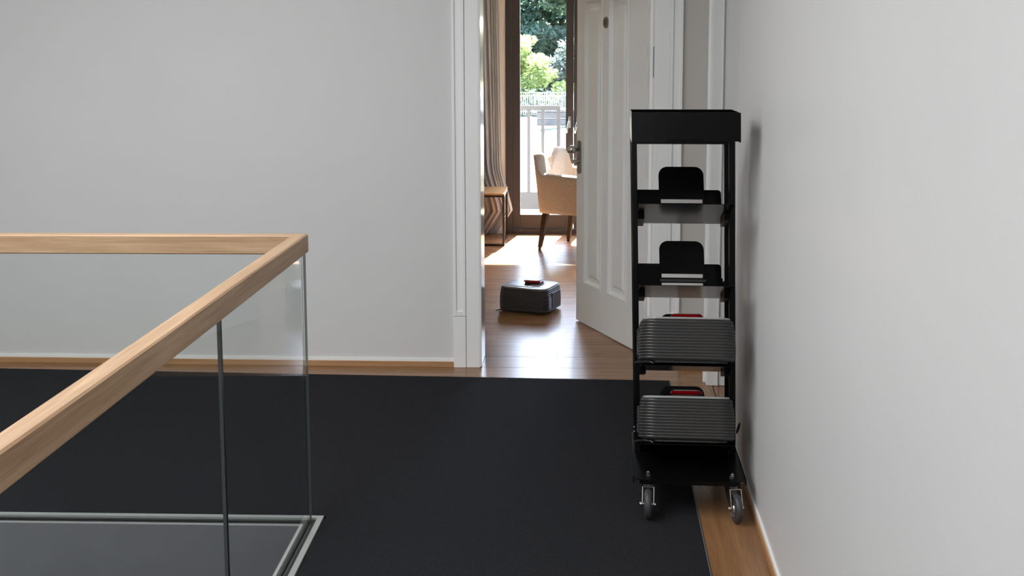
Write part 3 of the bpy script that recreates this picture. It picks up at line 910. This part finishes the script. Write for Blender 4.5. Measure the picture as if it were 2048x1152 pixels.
# casters
def caster(u, v, swivel, zoff, sw_name):
    cx = empty(sw_name); cx.parent = tr
    top = PZ - 0.012
    A = Matrix.Translation((u, v, 0)) @ Matrix.Rotation(swivel, 4, 'Z')
    bm = NB(); add_box(bm, -0.030, 0.030, -0.030, 0.030, PZ - 0.004, PZ - 0.0005, 0.001, 1, A)
    mesh_obj('mount_plate', bm, MAT['zinc'], cx)
    bm = NB(); add_lathe(bm, [(0, PZ - 0.004), (0.023, PZ - 0.004), (0.0255, PZ - 0.010), (0.022, PZ - 0.017), (0.0, PZ - 0.017)], 24, A)
    mesh_obj('swivel_race', bm, MAT['zinc'], cx, True)
    wz = 0.0525 + zoff; wy = -0.062; wr_ = 0.0525
    # fork: bent U of sheet steel, cheeks run from the race to the axle
    bm = NB()
    hw = 0.0215; th = 0.0028; zt = PZ - 0.017
    add_box(bm, -hw, hw, -0.048, 0.022, zt - th, zt, 0.0006, 1, A)
    for s in (-1, 1):
        q = [(0.022, zt), (-0.048, zt), (wy - 0.014, wz + 0.006), (wy - 0.010, wz - 0.013), (wy + 0.010, wz - 0.013), (0.014, zt - 0.022)]
        a0, a1 = (hw - th, hw) if s > 0 else (-hw, -hw + th)
        vv = add_prism(bm, q, lambda p, t: (t, p[0], p[1]), a0, a1)
        bmesh.ops.transform(bm, matrix=A, verts=vv)
    mesh_obj('fork', bm, MAT['zinc'], cx)
    bm = NB()
    W = A @ Matrix.Translation((0, wy, wz)) @ Matrix.Rotation(R(90), 4, 'Y')
    prof = [(0.030, -0.012), (0.042, -0.0125)]
    for k in range(9):
        an = R(-80 + 160 * k / 8); prof.append((0.0395 + 0.013 * math.cos(an), 0.0135 * math.sin(an)))
    prof += [(0.042, 0.0125), (0.030, 0.012)]
    add_lathe(bm, prof, 40, W, closed=True)
    wh = mesh_obj('wheel', bm, MAT['rubber'], cx, True)
    bm = NB(); add_lathe(bm, [(0, -0.014), (0.012, -0.014), (0.014, -0.010), (0.028, -0.011), (0.032, -0.0125), (0.032, 0.0125), (0.028, 0.011), (0.014, 0.010), (0.012, 0.014), (0, 0.014)], 32, W)
    mesh_obj('hub', bm, MAT['steel'], wh)
    bm = NB(); add_lathe(bm, [(0, -0.029), (0.0055, -0.029), (0.0062, -0.027), (0.0062, -0.0216), (0.003, -0.0215), (0.003, 0.0215), (0.006, 0.0216), (0.006, 0.027), (0, 0.0275)], 12, W)
    mesh_obj('axle_bolt', bm, MAT['zinc'], wh)
    # bolt and spacer seen on the plate
    bm = NB(); add_lathe(bm, [(0, PZ + 0.004), (0.0085, PZ + 0.004), (0.0085, PZ + 0.011), (0, PZ + 0.011)], 20, Matrix.Translation((u, v, 0)))
    mesh_obj('plate_spacer', bm, MAT['rubber'], cx)
    bm = NB()
    add_lathe(bm, [(0, PZ + 0.011), (0.0095, PZ + 0.011), (0.0095, PZ + 0.0135), (0.0078, PZ + 0.0138), (0.0078, PZ + 0.020), (0.0060, PZ + 0.0215), (0.003, PZ + 0.0215), (0.003, PZ + 0.024), (0, PZ + 0.025)], 6, Matrix.Translation((u, v, 0)))
    mesh_obj('plate_bolt', bm, MAT['chrome'], cx)
    return cx
CZ = 0.006
caster(-0.136, 0.028, R(-3), CZ, 'caster')
caster(0.160, 0.028, R(9), 0.0, 'caster')
caster(-0.150, 0.452, R(170), CZ, 'caster')
caster(0.160, 0.452, R(185), 0.0, 'caster')
# black release loop hanging at the right side
bm = NB()
add_tube(bm, [(0.199 + 0.0, 0.245 + 0.010 * math.cos(2*math.pi*k/16), 0.250 + 0.019 * math.sin(2*math.pi*k/16)) for k in range(16)], 0.0028, 6, True)
for v_ in bm.verts: v_.co.x += 0.006 * math.sin((v_.co.z - 0.25) * 60)
tpart('pull_loop', bm, MAT['black_plastic'])
for z in (0.215, 0.232):
    bm = NB(); add_lathe(bm, [(0, 0), (0.004, 0), (0.004, 0.004), (0, 0.005)], 8, Matrix.Translation((-0.187, 0.282, z)) @ Matrix.Rotation(R(-90), 4, 'Y'))
    tpart('side_screw', bm, MAT['zinc'])

# robots parked on the two lower shelves
def park(f, uc, n_off, label):
    r = copy_tree(robot)
    r['label'] = label
    # base centre of the device in trolley coordinates
    s_front = -0.042
    v, w = sp(f, s_front + RD/2, n_off)
    P = Vector((uc + lean(w), v, w))
    r.matrix_world = tr_m @ Matrix.Translation(P) @ Matrix.Rotation(-TH, 4, 'X')
    return r
tr_m = Matrix.Translation((0.432, 3.80, 0)) @ Matrix.Rotation(TA, 4, 'Z')
park(SF[2], 0.0, 0.001, 'ribbed dark grey robot vacuum docked on the third trolley shelf, above another')
park(SF[3], -0.003, 0.001, 'ribbed dark grey robot vacuum docked on the lowest trolley shelf')

# ------------------------------------------------------------------ balcony doors
w1 = empty('window_1', (0, WINY, 0)); tag(w1, 'brown framed glazed balcony doors at the end of the room', 'window', kind='structure')
def wbox(nm, x0, x1, y0, y1, z0, z1, mat='frame', parent=w1, bv=0.003): return box_obj(nm, x0, x1, y0, y1, z0, z1, MAT[mat], parent, bv, 1)
wbox('outer_frame', -0.574, -0.512, -0.015, 0.075, 0.0, 2.355)
wbox('outer_frame', 0.642, 0.699, -0.015, 0.075, 0.0, 2.355)
wbox('outer_frame', -0.512, 0.642, -0.015, 0.075, 2.29, 2.355)
wbox('threshold', -0.512, 0.642, -0.02, 0.085, 0.0, 0.045)
def sash(x0, x1, sl, sr):
    wbox('sash_stile', x0, x0 + sl, 0.0, 0.06, 0.05, 2.285)
    wbox('sash_stile', x1 - sr, x1, 0.0, 0.06, 0.05, 2.285)
    wbox('sash_rail', x0 + sl, x1 - sr, 0.0, 0.06, 0.05, 0.182)
    wbox('sash_rail', x0 + sl, x1 - sr, 0.0, 0.06, 2.20, 2.285)
    wbox('glass_pane', x0 + sl, x1 - sr, 0.026, 0.032, 0.182, 2.20, 'window_glass', bv=0)
sash(-0.512, 0.0605, 0.074, 0.072)
sash(0.0635, 0.642, 0.072, 0.074)
for hx in (0.024, 0.100):
    bm = NB(); add_box(bm, hx - 0.013, hx + 0.013, -0.008, 0.0, 1.00, 1.11, 0.003, 1)
    hp = mesh_obj('handle_plate', bm, MAT['zinc'], w1)
    bm = NB(); add_tube(bm, [(hx, -0.008, 1.085), (hx, -0.045, 1.085), (hx - 0.006, -0.050, 1.06), (hx - 0.022, -0.052, 0.99), (hx - 0.028, -0.052, 0.955)], [0.009, 0.009, 0.009, 0.008, 0.010], 10)
    mesh_obj('lever', bm, MAT['chrome'], hp, True)

# ------------------------------------------------------------------ curtain
def curtain(name, x0, x1, yc, amp, per, mat, z0, z1, slump, nx, tall=28, ph=0.0):
    bm = NB()
    rows = []
    for i in range(tall + 1):
        f = i / tall
        z = z0 + (z1 - z0) * (f ** 1.6)
        q = max(0.0, 1 - z / 0.62)
        rw_ = []
        for k in range(nx + 1):
            g = k / nx
            x = x0 + (x1 - x0) * g
            th = 2 * math.pi * (x / per) + ph
            am = amp * (0.8 + 0.4 * math.sin(3.1 * x + 1))
            taper = 1.0 - 0.10 * (z / z1)
            xx = x1 - (x1 - x) * (1 + 0.05 * (1 - z / z1)) if slump else x
            xx = x1 * 1.0 - (x1 - xx)
            gath = -0.030 * (z / z1) if slump else 0
            yy = yc + am * math.sin(th) + 0.012 * math.sin(2.7 * th + z * 2)
            if slump and z < 0.62:
                tri_ = (q / 0.62) if q < 0.62 else (1 - (q - 0.62) / 0.38 * 1.5)
                xx += 0.085 * tri_ * (0.6 + 0.6 * g)
                yy -= 0.03 * math.sin(math.pi * q) + 0.012 * math.sin(th * 0.5 + 4 * q) * q
            rw_.append(bm.verts.new((xx + gath, yy, z)))
        rows.append(rw_)
    for a_, b_ in zip(rows[:-1], rows[1:]):
        for k in range(nx):
            bm.faces.new((a_[k], a_[k+1], b_[k+1], b_[k]))
    o = mesh_obj(name, bm, MAT[mat], None, True)
    m = o.modifiers.new('thickness', 'SOLIDIFY'); m.thickness = 0.004
    return o
cu = curtain('curtain', -1.25, -0.69, 10.20, 0.030, 0.120, 'curtain', 0.004, 2.62, True, 190)
tag(cu, 'pleated taupe floor length curtain slumping behind the side table', 'curtain')
sh_ = curtain('sheer_curtain', -1.15, -0.605, 10.262, 0.010, 0.06, 'sheer', 0.01, 2.62, True, 120, ph=1.3)
tag(sh_, 'thin white sheer curtain edge showing beside the taupe curtain', 'curtain')

# ------------------------------------------------------------------ side table
st = empty('side_table', (-0.80, 9.87, 0)); tag(st, 'small side table with wooden top and thin black metal frame', 'table')
TX0, TX1, TY0, TY1 = -0.26, 0.252, -0.285, 0.255
bm = NB(); add_box(bm, TX0, TX1, TY0, TY1, 0.452, 0.468, 0.002, 1); mesh_obj('table_top', bm, MAT['table'], st)
b_ = 0.018
bm = NB()
for (x0, x1, y0, y1) in ((TX0, TX1, TY0, TY0 + b_), (TX0, TX1, TY1 - b_, TY1), (TX0, TX0 + b_, TY0 + b_, TY1 - b_), (TX1 - b_, TX1, TY0 + b_, TY1 - b_)):
    add_box(bm, x0, x1, y0, y1, 0.434, 0.452)
mesh_obj('top_frame', bm, MAT['dark_metal'], st)
for (x, y) in ((TX0, TY0), (TX1 - b_, TY0), (TX0, TY1 - b_), (TX1 - b_, TY1 - b_)):
    bm = NB(); add_box(bm, x, x + b_, y, y + b_, b_, 0.434); mesh_obj('leg', bm, MAT['dark_metal'], st)
for (x0, x1, y0, y1) in ((TX0, TX1, TY0, TY0 + b_), (TX1 - b_, TX1, TY0 + b_, TY1 - b_), (TX0, TX0 + b_, TY0 + b_, TY1 - b_)):
    bm = NB(); add_box(bm, x0, x1, y0, y1, 0.0, b_); mesh_obj('floor_runner', bm, MAT['dark_metal'], st)

# ------------------------------------------------------------------ armchair
# local x = forward (front of the seat), local y = towards the far side
ca = math.atan2(-0.474, 0.88)
ch = empty('armchair', (-0.225, 9.395, 0), (0, 0, ca)); tag(ch, 'beige upholstered armchair with tapered dark legs by the balcony doors', 'chair')
CW = 0.56; CD = 0.56; TH_ = 0.075
def path_pts(off, n=8):
    """U shaped plan from the near front to the far front, inset by off"""
    r = 0.09 - off * 0.6
    x_back = -0.035 + off; y0_ = -0.025 + off; y1_ = CW - off
    P = []
    for k in range(7): P.append((CD - (CD - (x_back + r)) * k / 6.0, y0_))
    for k in range(1, n + 1):
        an = R(270 - 90 * k / n); P.append((x_back + r + r * math.cos(an), y0_ + r + r * math.sin(an)))
    for k in range(1, 11): P.append((x_back, y0_ + r + (y1_ - y0_ - 2*r) * k / 10.0))
    for k in range(1, n + 1):
        an = R(180 - 90 * k / n); P.append((x_back + r + r * math.cos(an), y1_ - r + r * math.sin(an)))
    for k in range(1, 7): P.append((x_back + r + (CD - x_back - r) * k / 6.0, y1_))
    return P
Po = path_pts(0.0); Pi = path_pts(TH_)
def lerp_prof(s):
    # s: index along the path 0..1 ; returns top height
    keys = [(0, 0.655), (0.17, 0.668), (0.20, 0.69), (0.23, 0.76), (0.275, 0.838), (0.31, 0.846), (0.35, 0.815), (0.39, 0.74), (0.42, 0.705), (0.45, 0.725), (0.50, 0.83), (0.57, 0.868), (0.70, 0.862), (0.78, 0.80), (0.84, 0.69), (1, 0.655)]
    for (a0, h0), (a1, h1) in zip(keys[:-1], keys[1:]):
        if s <= a1:
            f = (s - a0) / (a1 - a0); f = f * f * (3 - 2 * f)
            return h0 + (h1 - h0) * f
    return keys[-1][1]
bm = NB()
ZB0 = 0.325
nlev = 10
N = len(Po)
def flare(x, z): return x - 0.075 * max(0, (z - ZB0) / 0.5) * max(0, 1 - (x + 0.1) / 0.45)
grid_o = []; grid_i = []; caps = []
for k in range(N):
    s = k / (N - 1); top = lerp_prof(s)
    co = []; ci = []
    for j in range(nlev + 1):
        z = ZB0 + (top - 0.022 - ZB0) * j / nlev
        co.append(bm.verts.new((flare(Po[k][0], z), Po[k][1], z)))
        ci.append(bm.verts.new((flare(Pi[k][0], z), Pi[k][1], z)))
    mid = []
    for f in (0.15, 0.5, 0.85):
        z = top - (0.008 if f != 0.5 else 0.0)
        x = Po[k][0] + (Pi[k][0] - Po[k][0]) * f; yy = Po[k][1] + (Pi[k][1] - Po[k][1]) * f
        mid.append(bm.verts.new((flare(x, z), yy, z)))
    grid_o.append(co + mid + ci[::-1])
fs = []
for k in range(N - 1):
    A_, B_ = grid_o[k], grid_o[k + 1]
    for j in range(len(A_) - 1):
        fs.append(bm.faces.new((A_[j], A_[j+1], B_[j+1], B_[j])))
    fs.append(bm.faces.new((A_[-1], A_[0], B_[0], B_[-1])))
fs.append(bm.faces.new(grid_o[0])); fs.append(bm.faces.new(grid_o[-1][::-1]))
bmesh.ops.recalc_face_normals(bm, faces=fs)
mesh_obj('upholstered_shell', bm, MAT['chair'], ch, True)
bm = NB(); add_box(bm, 0.03, CD + 0.03, 0.045, CW - 0.07, 0.33, 0.40, 0.015, 2); mesh_obj('seat_base', bm, MAT['chair'], ch)
bm = NB(); add_box(bm, 0.035, CD + 0.035, 0.05, CW - 0.075, 0.402, 0.485, 0.03, 3); mesh_obj('seat_cushion', bm, MAT['chair'], ch, True)
for (x, y, sx, sy) in ((0.045, 0.02, -0.055, -0.02), (0.045, CW - 0.055, -0.055, 0.02), (CD - 0.03, 0.02, 0.02, -0.01), (CD - 0.03, CW - 0.055, 0.02, 0.01)):
    bm = NB()
    rr = []
    for z, w in ((0.335, 0.024), (0.30, 0.024), (0.025, 0.0145), (0.020, 0.010), (0.0, 0.010)):
        f = 1 - z / 0.335
        cx_, cy_ = x + sx * f, y + sy * f
        rr.append([bm.verts.new((cx_ + a * w, cy_ + b * w, z)) for a, b in ((-1, -1), (1, -1), (1, 1), (-1, 1))])
    fs = []
    for r0, r1 in zip(rr[:-1], rr[1:]):
        for k in range(4):
            j = (k + 1) % 4; fs.append(bm.faces.new((r0[k], r0[j], r1[j], r1[k])))
    fs.append(bm.faces.new(rr[0])); fs.append(bm.faces.new(rr[-1]))
    bmesh.ops.recalc_face_normals(bm, faces=fs)
    mesh_obj('leg', bm, MAT['leg'], ch)

# ------------------------------------------------------------------ outside: balcony, slope, fence, trees
tag(box_obj('balcony_floor', -2.4, 2.4, 10.425, 11.75, -0.22, -0.02, MAT['terrace']), 'pale stone balcony floor outside the glazed doors', 'balcony', kind='structure')
bl = empty('balcony_railing', (0, 11.55, -0.02)); tag(bl, 'grey steel balcony railing with flat upright bars', 'railing')
bb_ = lambda nm, x0, x1, z0, z1, t=0.012: box_obj(nm, x0, x1, -t, t, z0, z1, MAT['bal'], bl)
bb_('top_rail', -2.3, -0.108, 1.138, 1.180, 0.02)
bb_('end_post', -0.108, -0.070, 0.0, 1.180, 0.018)
for k in range(14):
    bb_('upright_bar', -0.269 - 0.15 * k, -0.235 - 0.15 * k, 0.27, 1.145)
bb_('kick_panel', -2.3, -0.108, 0.085, 0.27, 0.006)

# sloping meadow
bm = NB()
nx, ny = 40, 50
def hill_z(x, y):
    t = (y - 11.8)
    return -0.45 + 0.132 * min(t, 7.2) + 0.0 * max(0, t - 7.2) + 0.06 * math.sin(x * 1.3 + y * 0.7) + 0.04 * math.sin(x * 3.1 - y * 2.0) - 0.02 * max(0, x)
grid = [[bm.verts.new((-14 + 28 * i / nx, 11.8 + 34 * j / ny, hill_z(-14 + 28 * i / nx, 11.8 + 34 * j / ny))) for i in range(nx + 1)] for j in range(ny + 1)]
for j in range(ny):
    for i in range(nx):
        bm.faces.new((grid[j][i], grid[j][i+1], grid[j+1][i+1], grid[j+1][i]))
gr = mesh_obj('ground', bm, MAT['hill'], None, True)
tag(gr, 'sunlit pale slope rising beyond the balcony', 'ground', kind='structure')
# low sleeper wall
rwall = empty('retaining_wall', (-0.52, 19.0, 0)); tag(rwall, 'low grey retaining wall of long blocks on the slope', 'retaining wall')
for r_ in range(2):
    for k in range(4):
        L_ = 0.85
        bm = NB(); add_box(bm, k * L_ - r_ * 0.25 * (k > 0), (k + 1) * L_ - 0.012 - r_ * 0.25, -0.09, 0.09, 0.52 + r_ * 0.125, 0.635 + r_ * 0.125, 0.01, 1)
        mesh_obj('block', bm, MAT['wallblock'], rwall)
bm = NB(); add_box(bm, -0.05, 3.3, -0.12, 0.12, 0.775, 0.80); mesh_obj('coping', bm, MAT['wallblock'], rwall)
# wire fence
fe = empty('wire_fence', (0, 21.2, 0)); tag(fe, 'pale wire mesh fence across the top of the slope', 'fence')
for k in range(9):
    x = -4 + k * 1.0
    bm = NB(); add_box(bm, x, x + 0.03, -0.015, 0.015, 0.55, 1.06); mesh_obj('fence_post', bm, MAT['fence'], fe)
for z in (0.66, 0.72, 0.96, 1.02):
    bm = NB(); add_box(bm, -4, 4, -0.006, 0.006, z, z + 0.012); mesh_obj('fence_rail', bm, MAT['fence'], fe)
bm = NB()
for k in range(200):
    x = -4 + k * 0.04
    add_box(bm, x, x + 0.008, -0.004, 0.004, 0.6, 1.0)
mesh_obj('mesh_wires', bm, MAT['fence'], fe)['kind'] = 'stuff'

def leaves(bm, n, fn, size, rnd, droop=0.0):
    for _ in range(n):
        p = fn(rnd)
        if p is None: continue
        a_ = Vector((rnd.gauss(0, 1), rnd.gauss(0, 1), rnd.gauss(0, 1) * 0.6)).normalized()
        b_ = a_.cross(Vector((rnd.gauss(0, 1), rnd.gauss(0, 1), rnd.gauss(0, 1)))).normalized()
        s = size * rnd.uniform(0.6, 1.3)
        a_ *= s; b_ *= s * 0.5
        p = Vector(p)
        vs_ = [bm.verts.new(p - a_), bm.verts.new(p + b_), bm.verts.new(p + a_), bm.verts.new(p - b_)]
        bm.faces.new(vs_)
def tree(name, label, base, height, blobs, n, size, mat, seed, group='trees on the slope'):
    rnd = random.Random(seed)
    root = empty(name, base); tag(root, label, 'tree', group)
    bm = NB()
    def fn(r):
        c, rad = r.choice(blobs)
        d = Vector((r.gauss(0, 1), r.gauss(0, 1), r.gauss(0, 1))).normalized()
        k = r.random() ** 0.45
        return (c[0] + d.x * rad[0] * k, c[1] + d.y * rad[1] * k, c[2] + d.z * rad[2] * k)
    leaves(bm, n, fn, size, rnd)
    mesh_obj('crown', bm, mat, root)
    bm = NB()
    add_tube(bm, [(0, 0, -0.2), (0.03, 0, height * 0.35), (-0.03, 0.05, height * 0.8)], [height * 0.022, height * 0.016, height * 0.006], 8)
    mesh_obj('trunk', bm, MAT['bark'], root)
    for c, rad in blobs[:6]:
        bm = NB()
        add_tube(bm, [(0.02, 0, height * 0.3), (c[0] * 0.5, c[1] * 0.5, (c[2] + height * 0.3) / 2), (c[0], c[1], c[2])], [height * 0.010, height * 0.007, height * 0.003], 6)
        mesh_obj('branch', bm, MAT['bark'], root)
    return root
def blobset(rnd, n, rx, ry, z0, z1, rr):
    B = []
    for _ in range(n):
        a_ = rnd.uniform(0, 6.283); q = math.sqrt(rnd.random())
        B.append(((rx * q * math.cos(a_), ry * q * math.sin(a_), rnd.uniform(z0, z1)), (rr * rnd.uniform(0.7, 1.3), rr * rnd.uniform(0.7, 1.3), rr * rnd.uniform(0.35, 0.7))))
    return B
rnd = random.Random(3)
hd = empty('hedge', (0.0, 22.0, 0.45)); tag(hd, 'low grey green hedge growing behind the wire fence', 'hedge')
hb2 = NB(); leaves(hb2, 9000, lambda q: (q.uniform(-4, 4), q.gauss(0, 0.13), q.uniform(0.0, 0.55 + 0.12 * math.sin(q.random() * 40))), 0.04, random.Random(21))
mesh_obj('foliage', hb2, MAT['leaf_grey'], hd)
for k in range(8):
    hs_ = NB(); add_tube(hs_, [(-3.6 + k, 0, -0.1), (-3.58 + k, 0.02, 0.4)], [0.02, 0.008], 6); mesh_obj('stem', hs_, MAT['bark'], hd)
# bright tree before the dark ones
tree('bright_tree', 'bright yellow green tree lit by sun behind the fence', (-0.98, 23.2, 0.50), 1.85, blobset(rnd, 28, 1.0, 0.5, 0.2, 1.6, 0.32), 11000, 0.045, MAT['leaf_light'], 11)
tree('bright_bush', 'small bright bush left of the yellow green tree', (-3.6, 24.0, 0.6), 1.4, blobset(rnd, 14, 1.0, 0.7, 0.0, 1.0, 0.35), 4000, 0.05, MAT['leaf_light'], 12)
tree('dark_tree', 'tall dark green tree filling the top of the balcony view', (-1.3, 28.5, 0.6), 4.8, blobset(rnd, 42, 1.9, 1.0, -0.1, 3.9, 0.65), 38000, 0.085, MAT['leaf_dark'], 13)
tree('back_tree', 'huge dark tree at the very back of the slope', (-0.2, 33.5, 0.6), 5.5, blobset(rnd, 46, 3.2, 1.0, 0.0, 3.9, 0.9), 30000, 0.10, MAT['leaf_dark'], 17)
tree('grey_tree', 'grey green tree standing right of the dark tree', (0.55, 25.6, 0.5), 5.0, blobset(rnd, 30, 0.95, 0.6, -0.1, 3.6, 0.45), 15000, 0.06, MAT['leaf_grey'], 14)
tree('far_tree', 'broad dark tree at the far left of the slope', (-7.4, 29.5, 1.1), 6.0, blobset(rnd, 34, 2.4, 1.2, -0.4, 4.0, 0.85), 12000, 0.09, MAT['leaf_dark'], 15)
tree('right_tree', 'broad dark tree at the far right of the slope', (4.6, 29.0, 1.1), 6.0, blobset(rnd, 34, 2.4, 1.2, -0.4, 4.0, 0.85), 12000, 0.09, MAT['leaf_dark'], 16)
